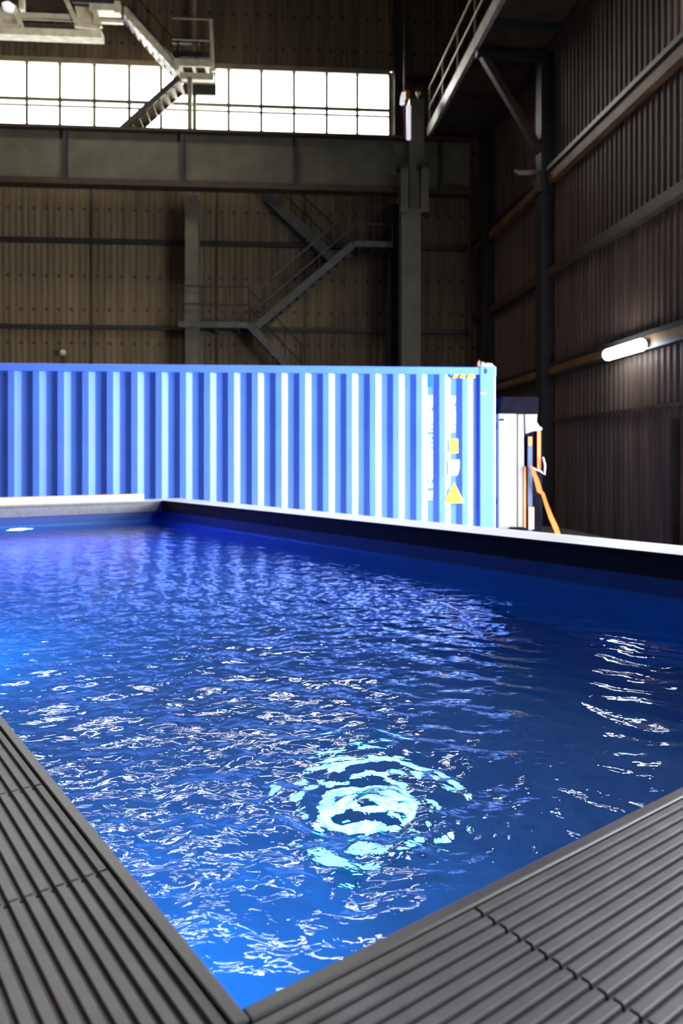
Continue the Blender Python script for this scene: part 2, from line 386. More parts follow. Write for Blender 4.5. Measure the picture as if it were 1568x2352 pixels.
# lower dark stair zigzagging down the back wall
TA, TB = .3, 1.15
pa = bp(608, 430, TB); pb = bp(775, 590, TB); pc = bp(812, 560, TB); pd = bp(900, 560, TB)
pe = bp(590, 752, TB); pf = bp(412, 748, TB); pg = bp(572, 748, TB); ph = bp(700, 885, TB)
r = thing('metal_staircase', 'dark grey steel staircase zigzagging down the wall beneath the girder', 'staircase', B(pe[0], .8, 0))
flight(r, pa[0], pa[1], pb[0], pb[1], -.0+.2, .62, 'grey_steel', 'dark_steel', .30, 9, (.62,))
landing(r, pc[0], pd[0], pc[1]+.02, .2, 1.35, 'grey_steel', rails=(1.3,))
flight(r, pc[0], pc[1]-.05, pe[0], pe[1], .72, 1.3, 'grey_steel', 'dark_steel', .20, 12, (1.3,))
landing(r, pf[0], pg[0], pf[1]+.08, .2, 1.35, 'grey_steel', rails=(1.3,), posts=4)
flight(r, pg[0], pg[1], ph[0], ph[1], .72, 1.3, 'grey_steel', 'dark_steel', .20, 9, (1.3,))
# the flight below the frame edge continues down to the floor
pi = (ph[0], ph[1]); flight(r, ph[0], ph[1], ph[0]-2.2, max(.1, ph[1]-2.2), .2, .68, 'grey_steel', 'dark_steel', .2, 9)
MB().fbox(B, pf[0]+.1, pf[0]+.22, 1.0, 1.1, 0, pf[1]-.08).build('support_leg', 'dark_steel', r)
MB().fbox(B, pd[0]-.12, pd[0]-.02, 1.0, 1.1, 0, pd[1]-.2).build('support_leg', 'dark_steel', r)

# upper cream stair in front of the windows
TU0, TU1 = .75, 1.45
qa = bp(283, 20, TU1); qb = bp(408, 160, TU1); qc = bp(405, 158, TU1); qd = bp(489, 155, TU1); qe = bp(412, 178, TU1); qf = bp(268, 306, TU1)
r = thing('upper_staircase', 'cream and dark steel staircase crossing in front of the bright windows', 'staircase', B(qc[0], 1.1, zup))
flight(r, qa[0], qa[1], qb[0], qb[1], TU0, TU1, 'cream_steel', 'grey_steel', .18, 9, (TU0,), 'dark_steel')
landing(r, qc[0]-.05, qd[0], qc[1]+.22, TU0-.1, TU1+.1, 'cream_steel', 'rust_steel', rails=(TU0,), h=.2)
MB().fbox(B, qc[0]+.05, qd[0], TU0-.2, TU0-.14, qc[1]-.28, qc[1]+.04).build('lower_beam', 'dark_steel', r)
MB().fbox(B, qc[0]+.1, qd[0]+.02, TU1-.1, TU1+.06, qc[1]-.30, qc[1]-.12).build('lower_beam', 'cream_steel', r)
flight(r, qe[0], qe[1], qf[0], qf[1], TU0, TU1, 'dark_steel', 'frame_paint', .15, 9)
a = bp(398, 141, TU0-.1); b = bp(481, 119, TU0-.1); MB().fbox(B, a[0], b[0], TU0-.13, TU0-.1, a[1], b[1]).build('kick_panel', 'dark_steel', r)
p0, p1 = bp(484, 45, TU1), bp(489, 165, TU1)
MB().tube([B(p0[0], TU1, p0[1]), B(p1[0], TU1, p1[1])], .05, 8).build('corner_post', 'cream_steel', r)
MB().tube([B(bp(395, 45, TU1)[0], TU1, p0[1]), B(p0[0], TU1, p0[1])], .025, 8).build('handrail', 'frame_paint', r)
p2 = bp(395, 90, TU1)
MB().tube([B(p2[0], TU1, p2[1]), B(p0[0]+.04, TU1, p2[1])], .02, 8).build('guard_rail', 'frame_paint', r)
s, z = bp(436, 178, TU1); MB().fbox(B, s-.06, s+.06, TU1-.06, TU1+.06, zup+.07, z).build('support_leg', 'frame_paint', r)

# overhead crane end carriage, top left
TC = 2.6
def bx(x0, x1, y0, y1, t0, t1, mb=None):
    a = bp(x0, y1, t1); b = bp(x1, y0, t1); return (mb or MB()).fbox(B, a[0], b[0], t0, t1, a[1], b[1])
c = bp(120, 60, TC); r = thing('crane_bridge', 'cream steel crane platform with hanging brackets in the top left corner', 'crane', B(c[0], TC, c[1]))
bx(-60, 233, 70, 75, 2.3, 2.6).build('lower_walkway', 'cream_steel', r)
bx(-60, 230, 60, 68, 2.0, 2.25).build('walkway_grating', 'dark_steel', r)
bx(42, 172, 33, 39, 2.4, 2.5).build('long_beam', 'cream_steel', r)
bx(225, 282, 44, 50, 2.4, 2.5).build('long_beam', 'cream_steel', r)
bx(-60, 282, 8, 36, 1.9, 2.0).build('rear_girder', 'rust_steel', r)
bx(165, 272, -30, 4, 2.3, 2.4).build('top_girder', 'dark_steel', r)
for (x0, x1, x2, x3) in ((152, 172, 232, 215), (-40, -12, 52, 32)):
    f = MB()
    for t in (2.55,):
        p = [bp(x0, 0, t), bp(x1, 58, t), bp(x2-2, 64, t), bp(x3, 14, t)]
        f.bar(B(p[0][0], t, p[0][1]), B(p[1][0]+.08, t, p[1][1]), .1, .12); f.bar(B(p[1][0], t, p[1][1]), B(p[2][0], t, p[2][1]), .1, .1); f.bar(B(p[2][0], t, p[2][1]), B(p[3][0], t, p[3][1]), .1, .12)
    f.build('hanging_frame', 'cream_steel', r)
    q = [bp(x0+20, 14, 2.4), bp(x1+8, 54, 2.4), bp(x2-14, 58, 2.4), bp(x3-2, 16, 2.4)]
    MB().prism([B(a, 2.4, z) for a, z in q], (0, .06, 0)).build('bracket_plate', 'cream_steel', r)
bx(205, 268, 10, 22, 2.3, 2.6).build('cable_drum', 'cream_steel', r)
bx(43, 54, -40, 20, 2.4, 2.55).build('hanger_post', 'cream_steel', r)
bx(262, 275, 2, 28, 2.4, 2.62).build('end_block', 'cream_steel', r)
s, z = bp(20, 18, 2.7); o_ = thing('flood_lamp', 'round bright lamp hanging at the left end of the crane platform', 'lamp', B(s, 2.72, z-.07))
MB().tube([B(s, 2.72, z+.30), B(s, 2.72, z+.12)], .03, 8).build('lamp_stem', 'dark_steel', o_)
MB().tube([B(s, 2.72, z+.13), B(s, 2.72, z+.05), B(s, 2.72, z-.07)], .1, 14, radii=[.05, .16, .12]).build('lamp_bowl', M['pale_tube'], o_, smooth=True)
a = bp(375, 26, 2.0); b_ = bp(443, 22, 2.0)
o_ = thing('wall_shelf', 'short dark steel bracket shelf high on the wall above the windows', 'shelf', B(a[0], .3, a[1]))
MB().fbox(B, a[0], b_[0], .04, .6, a[1]-.04, a[1]+.04).build('shelf_plate', 'grey_steel', o_)
MB().bar(B(a[0]+.2, .05, a[1]-.4), B(a[0]+.2, .5, a[1]-.02), .05, .05).build('shelf_bracket', 'dark_steel', o_)

# ---------------------------------------------------------------- catwalk along the right wall
zk = ZC + 740/F*21.0
va = 1.78
r = thing('catwalk', 'long dark steel catwalk high along the right wall, seen from below', 'catwalk', D(17, 1, zk))
MB().fbox(D, 9.5, 21.3, va-.05, va+.05, zk-.02, zk+.28).build('edge_beam', mat('pale_edge', (.34, .30, .25), .45, 0, .2, 4), r)  # edge beam in a paler tone than the other catwalk steel
MB().fbox(D, 9.5, 21.6, .05, .2, zk-.02, zk+.2).build('wall_beam', 'rust_steel', r)
MB().fbox(D, 9.5, 21.5, .2, va-.05, zk+.12, zk+.16).build('platform_grating', 'rust_steel', r)
for q in (10.8, 12.2, 13.4, 14.6, 15.8, 17.35, 18.9, 20.4):
    MB().fbox(D, q-.06, q+.06, .2, va-.05, zk-.04, zk+.12).build('cross_beam', 'dark_steel', r)
for hh, nm in ((.6, 'guard_rail'), (1.15, 'handrail')):
    MB().tube([D(9.5, va, zk+.2+hh), D(21.2, va, zk+.2+hh)], .028, 6).build(nm, 'frame_paint', r)
for k in range(9):
    q = 9.7+k*1.42; MB().tube([D(q, va, zk+.28), D(q, va, zk+1.35)], .024, 6).build('rail_post', 'frame_paint', r)
# wall post with the catwalk bracket
q0 = dp(1240, 700, .3)[0]
r = thing('wall_post', 'dark steel wall post on the right wall carrying the catwalk brace', 'column', D(q0, .15, 0))
MB().fbox(D, q0-.16, q0+.16, .04, .34, 0, zk-.05).build('shaft', 'dark_steel', r)
MB().fbox(D, q0-.22, q0+.22, .04, .40, zg1-.35, zg1-.05).build('clamp_plate', 'dark_steel', r)
zz = ZC + (HZ-350)/F*q0*CP
MB().bar(D(q0, .3, zz), D(q0, va-.1, zk-.06), .16, .16).build('brace', 'rust_steel', r)
MB().fbox(D, q0-.08, q0+.08, .34, va, zk-.18, zk-.05).build('bracket_arm', 'dark_steel', r)
qh, zh = dp(1208, 384, .75)
tag(MB().tube([D(q0, .36, zh+.06), D(q0, .55, zh+.02), D(q0, .78, zh), D(q0, .9, zh+.04)], .05, 8, radii=[.03, .06, .06, .03]).build('cable_hook', 'frame_paint', smooth=True), 'pale hook sticking out of the dark wall post beneath the brace', 'hook')
q1 = dp(1545, 1000, .1)[0]
tag(MB().fbox(D, q1-.04, q1+.04, .04, .14, 0, dp(1545, 962, .1)[1]).build('door_jamb', 'dark_steel'), 'narrow black upright door jamb low on the right wall, at the right picture edge', 'duct')  # dark upright is a door jamb
q2 = 20.8
struct('trim_%d' % n, MB().fbox(D, q2-.16, q2+.16, .04, .34, 0, zk-.05), 'dark_steel'); n += 1

# strip lamp on the right wall
qa_, za_ = dp(1392, 812, .34); qb_, zb2 = dp(1476, 795, .34); qm = (qa_+qb_)/2; zl = (za_+zb2)/2
r = thing('wall_strip_lamp', 'glowing white strip lamp mounted on the right wall rail', 'lamp', D(qm, .3, zl))
f = MB(); L_ = abs(qb_-qa_)
ring = []
f.tube([D(qm-L_/2, .34, zl), D(qm-L_/2+.06, .34, zl), D(qm+L_/2-.06, .34, zl), D(qm+L_/2, .34, zl)], .1, 14, radii=[.06, .105, .105, .06])
f.build('diffuser', 'lamp_glow', r, smooth=True)
MB().fbox(D, qm-L_/2+.05, qm+L_/2-.05, .18, .26, zl-.03, zl+.10).build('lamp_housing', 'dark_steel', r)
for dq in (-.4, .4): MB().fbox(D, qm+dq-.03, qm+dq+.03, .17, .3, zl+.06, zl+.14).build('bracket', 'dark_steel', r)

# small lamp on the far wall above the container
s, z = bp(142, 808, .35)
r = thing('wall_flood_lamp', 'tiny floodlight on a stalk on the far wall, above the left part of the container', 'lamp', B(s, .1, z-.6))
MB().tube([B(s, .12, z-.9), B(s, .12, z-.05)], .02, 6).build('stalk', 'dark_steel', r)
MB().tube([B(s, .12, z), B(s, .22, z), B(s, .34, z-.03)], .07, 10, radii=[.05, .09, .08]).build('lamp_head', 'cream_steel', r, smooth=True)

# ---------------------------------------------------------------- shipping container
TF = 13.28                                              # front face
sR = bp(1138, 1000, TF)[0]; sL = sR-12.19; H = 2.59
r = thing('shipping_container', 'bright blue corrugated shipping container with white and yellow markings', 'container', B((sL+sR)/2, TF-1.2, 0))
PT = .278
phase = bp(1049+13, 1000, TF)[0]
def prof(s):                                            # corrugation, metres behind the outer plane
    u = ((s-phase)/PT) % 1.0
    if u < .26: return 0.0
    if u < .50: return (u-.26)/.24*.036
    if u < .76: return .036
    return (1-u)/.24*.036
def csheet(mb, s0, s1, z0, z1, off=0.0, base=TF-.012):
    xs = {s0, s1}; k = math.floor((s0-phase)/PT)
    while phase+k*PT < s1:
        for u in (0, .26, .5, .76):
            x = phase+(k+u)*PT
            if s0 < x < s1: xs.add(x)
        k += 1
    xs = sorted(xs)
    mb.strip([B(x, base-prof(x)+off, z0) for x in xs], [B(x, base-prof(x)+off, z1) for x in xs])
    return mb
sp_ = bp(1101, 1000, TF)[0]
csheet(MB(), sL+.15, sp_, .16, H-.07).build('side_panel', 'container_blue', r)
MB().fbox(B, sL, sR, TF-.06, TF, H-.10, H-.012).build('top_rail', 'container_blue', r, bevel=.006)
MB().fbox(B, sL, sR, TF-.06, TF, .02, .17).build('bottom_rail', 'container_blue', r, bevel=.006)
MB().fbox(B, sp_, sR, TF-.10, TF, .05, H-.06).build('corner_post', 'container_blue', r, bevel=.012)
MB().fbox(B, sL, sL+.15, TF-.10, TF, .05, H-.06).build('corner_post', 'container_blue', r, bevel=.012)
for a, b in ((sp_+.0, sR+.004), (sL-.004, sL+.17)):
    for z0, z1 in ((0, .118), (H-.118, H)):
        cst = MB().fbox(B, a, b, TF-.17, TF+.006, z0, z1).build('corner_casting', 'container_blue', r, bevel=.01)
        m_ = (a+b)/2-.03; rr = [B(m_+.018*math.cos(t)*1.1, TF+.0045, (z0+z1)/2+.034*math.sin(t)) for t in [2*math.pi*k/16 for k in range(16)]]
        MB().prism(rr, B(0, .003, 0)-B(0, 0, 0)).build('casting_hole', 'black_mark', cst)
MB().fbox(B, sL, sR, TF-2.43, TF-.06, H-.05, H-.02).build('roof', 'container_blue', r)
MB().fbox(B, sR-.04, sR, TF-2.4, TF-.1, .05, H-.05).build('end_wall', 'container_blue', r)
MB().fbox(B, sL, sR, TF-2.43, TF-2.38, .05, H-.05).build('rear_wall', 'container_blue', r)
for zz_ in (1.92, 1.02):
    MB().tube([B(sR+.01, TF-.05, zz_), B(sR+.01, TF-.05, zz_-.09)], .022, 8).build('door_hinge', 'navy_black', r)
def csz(x, y): return bp(x, y, TF)
def decal(name, x0, x1, y0, y1, m, nm_off=.002):
    a = csz(x0, y1); b = csz(x1, y0)
    o_ = csheet(MB(), a[0], b[0], a[1], b[1], nm_off).build(name, m, r); return o_
decal('logo_patch', 981, 994, 859, 888, 'logo_blue'); 
# vertical rows of stencilled marks, each mark a small block of strokes
def marks(x, y0, y1, wpx, k, seed):
    rd = random.Random(seed); hh = (y1-y0)/k
    for i in range(k):
        ya = y0+i*hh; yb = ya+hh*.84
        mb = MB()
        strokes = rd.choice([((0, 1, 0, .3), (0, .35, 0, 1), (.0, 1, .7, 1)), ((0, .35, 0, 1), (.65, 1, 0, 1), (0, 1, .38, .62)), ((.3, .7, 0, 1), (0, 1, 0, .28)), ((0, 1, 0, .3), (.65, 1, 0, 1), (0, .35, 0, 1), (0, 1, .72, 1))])
        for u0, u1, v0, v1 in strokes:
            a = csz(x+wpx*u0, ya+(yb-ya)*v1); b = csz(x+wpx*u1, ya+(yb-ya)*v0)
            csheet(mb, a[0], b[0], a[1], b[1], .002 + .0004*rd.random())
        mb.build('stencil_mark', 'white_mark', r)
marks(983, 907, 993, 12, 7, 3)
marks(984, 998, 1123, 11, 10, 5)
marks(983, 1128, 1150, 12, 2, 8)
marks(1036, 909, 994, 12, 7, 9)
def dec_poly(name, pts, m, off):
    ss = [csz(x, y) for x, y in pts]
    return MB().prism([B(a, TF-.012+off, z) for a, z in ss], B(0, .0015, 0)-B(0, 0, 0)).build(name, m, r)
dec_poly('square_label', [(1033, 1041), (1052, 1041), (1052, 1008), (1033, 1008)], 'yellow_mark', .003)
dec_poly('white_label', [(1029, 1092), (1050, 1092), (1055, 1075), (1055, 1056), (1029, 1056)], 'white_mark', .003)
dec_poly('warning_triangle', [(1021, 1154), (1064, 1154), (1043, 1110)], 'yellow_mark', .003)
dec_poly('triangle_border', [(1018, 1156), (1067, 1156), (1043, 1106)], 'tan_wrap', .0012)
dec_poly('hazard_tape', [(1036, 868), (1091, 868), (1091, 856), (1036, 856)], 'yellow_mark', .003)
for xx in (1034, 1050, 1067): dec_poly('hazard_stripe', [(xx, 868), (xx+5, 868), (xx+12, 856), (xx+7, 856)], 'black_mark', .005)
a = csz(1104, 905); MB().fbox(B, a[0], a[0]+.06, TF, TF+.002, a[1], a[1]+.02).build('small_plate', 'white_mark', r)
# crumpled cloth on the corner and scraps on the roof
def crumple(name, label, cat, s, t, z, L, Wd, Hh, m, seed, group=None):
    rd = np.random.RandomState(seed); nx, ny = 14, 8; mb = MB(); ph_ = rd.rand(6)*6
    top = []
    for j in range(ny):
        for i in range(nx):
            u, v = i/(nx-1), j/(ny-1); e = math.sin(math.pi*min(1, max(0, u)))**.5*math.sin(math.pi*v)**.5
            h = Hh*e*(.65+.35*math.sin(9*u+ph_[0])*math.cos(6*v+ph_[1]))+.003
            top.append(B(s+(u-.5)*L, t+(v-.5)*Wd, z+h))
    mb.v = top; mb.f = [(j*nx+i, j*nx+i+1, (j+1)*nx+i+1, (j+1)*nx+i) for j in range(ny-1) for i in range(nx-1)]
    k = len(mb.v); mb.v += [B(v_[0], v_[1], z+.001) for v_ in [(s+(u-.5)*L, t+(w_-.5)*Wd) for u, w_ in ((0, 0), (1, 0), (1, 1), (0, 1))]]; mb.f.append((k+3, k+2, k+1, k))
    return mb
s_, _ = csz(1121, 835)
r2 = thing('crumpled_cloth', 'crumpled pale cloth lying on the right top corner of the blue container', 'cloth', B(s_, TF-.12, H))
crumple('', '', '', s_, TF-.12, H, .19, .16, .085, '', 4).build('cloth_fold', 'pale_metal', r2, smooth=True)
crumple('', '', '', s_-.085, TF-.1, H, .08, .09, .10, '', 14).build('loose_end', 'tan_wrap', r2, smooth=True)
for i, (x, L, lb) in enumerate(((942, .10, 'small tan scrap on the container roof, farther left of the two scraps'), (996, .15, 'small tan scrap on the container roof, nearer the crumpled cloth'))):
    s_, _ = csz(x, 835)
    tag(crumple('', '', '', s_, TF-.3, H-.02, L, .12, .055, '', 20+i).build('roof_scrap', 'tan_wrap', smooth=True), lb, 'scrap', 'scraps on the container roof')

# ---------------------------------------------------------------- covered machine to the right of the container
TM = 12.9
def mx(x0, x1, y0, y1, t0, t1): a = bp(x0, y1, t1); b = bp(x1, y0, t1); return MB().fbox(B, a[0], b[0], t0, t1, a[1], b[1])
c = bp(1190, 1000, TM); r = thing('white_cabinet', 'tall off-white cabinet with a black hood beside the blue container', 'cabinet', B(c[0], TM-.2, 0))
mx(1144, 1186, 950, 1330, TM-.5, TM).build('front_panel', 'off_white', r, bevel=.01)
mx(1188, 1203, 951, 1330, TM-.5, TM-.01).build('side_panel', 'off_white', r, bevel=.01)
a = bp(1144, 1330, TM); MB().fbox(B, a[0], bp(1203, 1000, TM)[0], TM-.48, TM-.02, 0, a[1]).build('lower_body', 'off_white', r)
p = [bp(1146, 950, TM), bp(1236, 950, TM), bp(1236, 911, TM), bp(1153, 911, TM)]
MB().prism([B(s, TM, z) for s, z in p], B(0, -.5, 0)-B(0, 0, 0)).build('hood', 'navy_black', r, bevel=.008)
p = [bp(x, y, TM) for x, y in ((1204, 951), (1234, 951), (1232, 968), (1238, 978), (1246, 983), (1243, 989), (1222, 991), (1206, 997))]
MB().prism([B(s, TM, z) for s, z in p], B(0, -.45, 0)-B(0, 0, 0)).build('sleeve', 'off_white', r, bevel=.01)
mx(1146, 1157, 962, 966, TM, TM+.004).build('handle_slot', 'navy_black', r)
mx(1176, 1208, 1212, 1232, TM+.0, TM+.12).build('foot_block', 'navy_black', r, bevel=.01)
c = bp(1225, 1000, TM-.02); r = thing('dispenser_post', 'dark post with orange stripes standing right of the white cabinet', 'post', B(c[0], TM-.2, 0))
a = bp(1206, 990, TM-.02); b = bp(1246, 990, TM-.02); MB().fbox(B, a[0], b[0], TM-.42, TM-.03, 0, a[1]).build('body', 'navy_black', r, bevel=.01)
mx(1212, 1222, 1003, 1330, TM-.03, TM+.0).build('blue_column', 'blue_grey', r)
mx(1213, 1221, 1004, 1023, TM, TM+.01).build('orange_badge', 'orange', r)
mx(1234, 1241, 990, 1078, TM-.03, TM+.0).build('orange_stripe', 'orange', r)
mx(1203, 1207, 1072, 1215, TM-.03, TM+.0).build('orange_stripe', 'orange', r)
mx(1214, 1226, 1165, 1215, TM, TM+.01).build('tan_plate', 'tan_wrap', r)
pts = [B(*[(q[0], TM+.04, q[1]) for q in (bp(x, y, TM+.04),)][0]) for x, y in ((1246, 1050), (1251, 1068), (1250, 1090), (1240, 1082), (1228, 1078), (1217, 1071))]
MB().tube(pts, .012, 8).build('hose_loop', mat('lilac_grey', (.42, .36, .42), .5), r, smooth=True)
pts = [(bp(x, y, TM+.06), wd) for x, y, wd in ((1217, 1072, .02), (1224, 1082, .04), (1232, 1105, .055), (1239, 1130, .06), (1246, 1135, .035), (1254, 1160, .04), (1265, 1190, .055), (1275, 1212, .06), (1283, 1235, .055), (1300, 1290, .05), (1340, 1428, .05))]
L1 = [B(q[0]-wd/2, TM+.06, q[1]) for q, wd in pts]; L2 = [B(q[0]+wd/2, TM+.07, q[1]+.012) for q, wd in pts]
tag(MB().strip(L1, L2).build('orange_strap', 'orange', solid=.006), 'bright orange strap slanting down from the dark post to the floor', 'strap')

# ---------------------------------------------------------------- pool
WT = .02
r = thing('swimming_pool', 'raised rectangular pool with blue liner and dark rim', 'pool', P(LA/2, LB/2, 0))
ZF = .06
def ringbox(z0, z1, o0, o1, mb=None):      # rectangular ring between offsets o0 < o1 outside the water rectangle
    mb = mb or MB()
    mb.fbox(P, -o1, LA+o1, -o1, -o0, z0, z1); mb.fbox(P, -o1, LA+o1, LB+o0, LB+o1, z0, z1)
    mb.fbox(P, -o1, -o0, -o0, LB+o0, z0, z1); mb.fbox(P, LA+o0, LA+o1, -o0, LB+o0, z0, z1); return mb
ringbox(ZF, ZW+.015, .012, .03).build('liner_wall', 'liner', r)
ringbox(ZW+.015, ZD-.095, .012, .03).build('liner_shaded', 'liner_shaded', r)
MB().fbox(P, -.03, LA+.03, -.03, LB+.03, ZF-.04, ZF).build('liner_floor', 'liner', r)
ringbox(.0, ZD-.06, .08, .12).build('outer_wall', 'fascia', r)
# rim: fascias facing the water (the long far one is coloured black for its backlit shade) and the edge trims
MB().fbox(P, -.0, LA+.0, LB+.0, LB+.010, ZD-.095, ZD-.012).build('fascia', 'fascia_shaded', r)
MB().fbox(P, LA+.0, LA+.010, 0, LB, ZD-.095, ZD-.012).build('fascia', 'fascia', r)
MB().fbox(P, 0, LA, -.010, 0, ZD-.095, ZD-.012).build('fascia', 'fascia', r)
MB().fbox(P, -.010, 0, 0, LB, ZD-.095, ZD-.012).build('fascia', 'fascia', r)
MB().fbox(P, -.011, LA, -.0115, .0, ZD-.02, ZD+.002).build('edge_trim', 'deck_trim', r, bevel=.0015)
MB().fbox(P, -.0125, .0, .0, LB, ZD-.02, ZD+.002).build('edge_trim', 'deck_trim', r, bevel=.0015)
MB().fbox(P, 0, LA, LB, LB+.012, ZD-.02, ZD+.002).build('edge_trim', 'fascia_shaded', r)
MB().fbox(P, LA, LA+.012, 0, LB+.012, ZD-.02, ZD+.002).build('edge_trim', 'fascia', r)

# lamp on the far short wall
def wall_disc(parent, a, b, z, rad, m, name, axis, th_=.01):
    u = BX if abs(axis) == 1 else AX; nrm = (AX if abs(axis) == 1 else BX)*(-1 if axis > 0 else 1)
    c_ = P(a, b, z); ring = [c_ + u*rad*math.cos(t) + Vector((0, 0, 1))*rad*math.sin(t) for t in [2*math.pi*k/28 for k in range(28)]]
    return MB().prism(ring, nrm*th_).build(name, m, parent)
lp = thing('pool_lamp', 'glowing round lamp under the water on the far short pool wall', 'lamp', P(LA, LB/2, ZW-.12))
wall_disc(lp, LA+.012, LB/2, ZW-.15, .085, 'steel_rim', 'lamp_ring', 1, .012)
wall_disc(lp, LA, LB/2, ZW-.15, .068, 'pool_lamp_glow', 'lamp_lens', 1, .006)
LCx = P(LA-.03, LB/2, ZW-.14)
area('pool_lamp_light', LCx, P(LA-1.3, LB/2+.2, ZF), .2, .1, 55, (.02, .085, 1), 150)
# jet lamp under the swirl near the camera
ja, jb = 1.11, .97
jl = thing('floor_lamp', 'round cyan lamp on the pool floor glowing through the swirling water', 'lamp', P(ja, jb, ZF))
def disc(parent, a, b, z, rad, h, m, name):
    ring = [P(a+rad*math.cos(t), b+rad*math.sin(t), z) for t in [2*math.pi*k/32 for k in range(32)]]
    return MB().prism(ring, (0, 0, h)).build(name, m, parent)
disc(jl, ja, jb, ZF, .17, .02, 'steel_rim', 'lamp_ring')
disc(jl, ja, jb, ZF+.02, .15, .008, 'jet_lamp_glow', 'lamp_lens')
area('floor_lamp_light', P(ja, jb, ZF+.05), P(ja-.2, -.1, ZW), .2, .2, 2.0, (.03, .42, 1))
for la, txt, pw in ((.75, 'added unseen round underwater lamp on the left long pool wall, nearest the corner', 15), (2.7, 'added unseen round underwater lamp halfway along the left long pool wall', 15)):
    lp = thing('pool_lamp', txt, 'lamp', P(la, 0, .6), 'added lamps on the left long pool wall')
    wall_disc(lp, la, -.012, .6, .085, 'steel_rim', 'lamp_ring', -2, .012)
    wall_disc(lp, la, 0, .6, .068, 'jet_lamp_glow', 'lamp_lens', -2, .006)
    area('pool_lamp_light', P(la, .02, .6), P(la+.15, .32, .0), .13, .13, pw, (.01, .62, 1), 140)  # unseen wall lamps, added to brighten the water on the left

# decks: grooved boards
GP = .0124; GW = .0042; GD = .0035
def grooved(mb, along, a0, a1, c0, c1, z, ng=True):
    # a along the board, c across it (c1 further from the water)
    prof_ = []; c_ = c0; k = int(round((c1-c0)/GP))
    e = .0009
    for i in range(k):
        x0 = c0+i*GP
        prof_ += [(x0, z-GD), (x0+GW-e, z-GD), (x0+GW, z-.0008), (x0+GW+e, z), (x0+GP-e, z), (x0+GP-.0002, z-.0008)]
    prof_ += [(c0+k*GP, z-GD)]
    def pt(a, c, zz): return P(a, c, zz) if along == 'a' else P(c, a, zz)
    A_ = [pt(a0, c, zz) for c, zz in prof_]; B_ = [pt(a1, c, zz) for c, zz in prof_]
    mb.strip(A_, B_); n0 = len(mb.v)
    lo = [pt(a, c, z-.02) for a in (a0, a1) for c in (c0, c0+k*GP)]
    mb.v += lo
    base = n0-2*len(A_)
    mb.f += [tuple([base+i for i in range(len(A_))] + [n0+1, n0]), tuple([base+len(A_)+i for i in range(len(A_))] + [n0+3, n0+2])]
    mb.f.append((n0, n0+1, n0+3, n0+2))
    return mb
NB = 11; BWd = NB*GP
def deck(name, label, along, sgn, edge, cuts, rows, m='deck_board', start=.0125):
    c = P(sum((cuts[0], cuts[-1]))/2, edge, ZD-.06) if along == 'a' else P(edge, sum((cuts[0], cuts[-1]))/2, ZD-.06)
    r = thing(name, label, 'deck', c, 'deck strips around the pool')
    for j in range(rows):
        off = start + j*BWd
        for i in range(len(cuts)-1):
            g0, g1 = cuts[i]+.0016, cuts[i+1]-.0016
            if sgn < 0: c0 = edge-off-BWd
            else: c0 = edge+off
            grooved(MB(), along, g0, g1, c0, c0+BWd, ZD).build('deck_board', m, r)
    a0, a1 = cuts[0], cuts[-1]; w0, w1 = sorted((edge+sgn*start, edge+sgn*(start+rows*BWd)))
    if along == 'a': MB().fbox(P, a0, a1, w0, w1, ZD-.06, ZD-.0215).build('joist_frame', 'fascia_shaded', r)
    else: MB().fbox(P, w0, w1, a0, a1, ZD-.06, ZD-.0215).build('joist_frame', 'fascia_shaded', r)
    return r
deck('pool_deck', 'dark grooved deck strip along the left side of the pool', 'a', -1, 0, [-.012, .219, .433, .65, 1.3, 2.9, 4.5, 6.3], 4)
deck('pool_deck', 'grey grooved deck strip across the right foreground', 'b', -1, 0, [-.62, -.013, .205, .85, 1.5, 2.48], 5, start=.0135)
rr_ = thing('pool_coping', 'pale smooth coping on the long far side of the pool, with inner face coloured black as shade', 'coping', P(LA/2, LB+.15, ZD-.06))
MB().fbox(P, -.7, LA+.34, LB+.0125, LB+.34, ZD-.05, ZD).build('coping_board', 'coping_board', rr_, bevel=.003)
rr_ = thing('pool_coping', 'grey coping on the far short side of the pool, under the beige plank', 'coping', P(LA+.15, LB/2, ZD-.06))
MB().fbox(P, LA+.0125, LA+.34, .0, LB+.011, ZD-.05, ZD).build('coping_board', 'coping_board', rr_, bevel=.003)
tag(MB().fbox(P, LA+.14, LA+.30, .05, 2.36, ZD+.001, ZD+.058).build('wooden_plank', 'beige_board', bevel=.003), 'pale beige plank lying on the far end of the pool rim', 'plank')

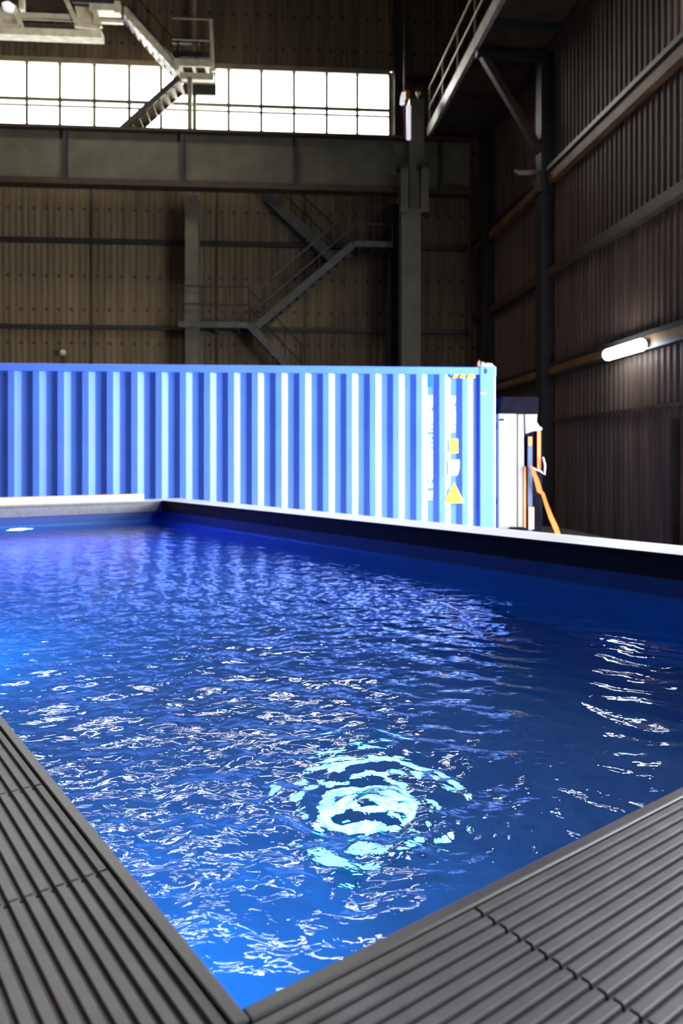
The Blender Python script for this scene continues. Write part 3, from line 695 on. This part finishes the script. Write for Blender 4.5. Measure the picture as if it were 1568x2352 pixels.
# water surface
def water():
    al = [0.0]; 
    while al[-1] < LA: al.append(al[-1] + .0045 + .0035*max(0, al[-1]-1.6))
    al = np.array(al); al *= LA/al[-1]
    be = np.linspace(0, LB, 420)
    Aa, Bb = np.meshgrid(al, be, indexing='ij')
    h = np.zeros_like(Aa)
    # swirl sources in pool coordinates
    def pc(x, y):
        d = (ZC-ZW)*F/(y-HZ); X = (x-CX)/F*d; v = Vector((X, d, 0))-N0; return v.dot(AX), v.dot(BX)
    c1_ = pc(845, 1850); c2_ = pc(985, 1905); c3_ = pc(1560, 1560)
    r1 = np.hypot(Aa-c1_[0], Bb-c1_[1]); r2 = np.hypot(Aa-c2_[0], Bb-c2_[1]); r3 = np.hypot(Aa-c3_[0], Bb-c3_[1])
    rc = np.hypot(Aa, Bb)
    env = np.clip((rc-.10)/.35, 0, 1)**1.3*(.30+.70*np.exp(-r1/1.2)) 
    right = np.clip((Bb-.75*Aa*.35-.55)/.5, 0, 1)*np.exp(-((Aa-.4)/.9)**2)
    env = env*(1-.55*right)
    # broad waves travelling away from the jet plus crossing chop
    for k in range(52):
        lam = .030*(1.043**k); ang = rng.uniform(-math.pi, math.pi); kx, ky = math.cos(ang)*2*math.pi/lam, math.sin(ang)*2*math.pi/lam
        h += .0032*lam**1.02*np.sin(kx*Aa+ky*Bb+rng.rand()*6.28 + .8*np.sin(1.7*Aa+k)+.9*np.sin(2.3*Bb+2*k))
    h *= env*1.25
    wob = .25*np.sin(3*np.arctan2(Bb-c1_[1], Aa-c1_[0])+r1*9)+.15*np.sin(7*np.arctan2(Bb-c1_[1], Aa-c1_[0])-r1*14)
    blot = lambda f, p: np.sin(f*Aa+2.1*np.sin(.7*f*Bb+p)+p)*np.sin(.9*f*Bb+1.7*np.sin(.8*f*Aa+2*p))
    n1, n2, n3 = blot(19, .4), blot(41, 1.9), blot(87, 3.1)
    h += .0008*np.sin(2*math.pi*r1/.031+2.2*n1+1.6*n2)*np.exp(-(r1/.28)**2)*(.6+.6*n3)
    h += .0014*np.sin(2*math.pi*r1/.070+1.8*n1+1.2*n2)*np.exp(-(r1/.34)**2)*(.7+.5*n1)
    h += .0012*np.sin(2*math.pi*r1/.13+1.5*n1)*np.exp(-(r1/.8))*(.8+.5*n2)
    h += (.0015*n2+.0011*n3)*np.exp(-(r1/.26)**2)
    h += .009*np.exp(-(r1/.055)**2) - .006*np.exp(-((r1-.075)/.022)**2)
    h += .0008*np.sin(2*math.pi*r2/.024)*np.exp(-(r2/.10)**2) + .003*np.exp(-(r2/.03)**2)
    h += .0024*np.sin(2*math.pi*(.35*Aa+.94*Bb)/.11+2.0*blot(7, 1.1)+1.5*n1)*np.exp(-(r3/.6)**2)*(.6+.6*blot(5, 2.2))
    R = (np.clip((rc-.12)/.30, 0, 1))*(.36+.55*np.exp(-(r1/.75)**2)+.35*np.exp(-(r3/.5)**2))*(1-.5*right)
    R += .35*np.clip((.9-Bb)/.9, 0, 1)*np.clip((rc-.25)/.3, 0, 1)*np.exp(-Aa/1.5)
    R += .45*np.clip((Aa-1.5)/2, 0, 1)*np.clip((LB-Bb)/.3, .2, 1)
    N_, M_ = Aa.shape; c_ = P(LA/2, LB/2, ZW)
    X = N0.x+Aa*AX.x+Bb*BX.x-c_.x; Y = N0.y+Aa*AX.y+Bb*BX.y-c_.y
    co_ = np.stack([X, Y, h], -1).reshape(-1, 3).astype(np.float32)
    # skirt to the liner is not needed: widen the border rows under the trim
    me = bpy.data.meshes.new('pool_water'); idx = np.arange(N_*M_).reshape(N_, M_)
    q = np.stack([idx[:-1, :-1], idx[1:, :-1], idx[1:, 1:], idx[:-1, 1:]], -1).reshape(-1, 4)
    me.vertices.add(len(co_)); me.vertices.foreach_set('co', co_.ravel())
    me.loops.add(q.size); me.loops.foreach_set('vertex_index', q.ravel().astype(np.int32))
    me.polygons.add(len(q)); me.polygons.foreach_set('loop_start', np.arange(0, q.size, 4, dtype=np.int32))
    try: me.polygons.foreach_set('loop_total', np.full(len(q), 4, dtype=np.int32))
    except Exception: pass
    me.polygons.foreach_set('use_smooth', np.ones(len(q), dtype=bool)); me.update(calc_edges=True)
    if me.polygons[0].normal.z < 0: me.flip_normals()
    at = me.attributes.new('rough_water', 'FLOAT', 'POINT'); at.data.foreach_set('value', R.ravel().astype(np.float32))
    me.materials.append(M['water'])
    o = bpy.data.objects.new('pool_water', me); C.objects.link(o); o.location = c_
    o.scale = ((1), (1), 1)
    tag(o, 'rippling deep blue water filling the pool', 'water', kind='stuff')
water()
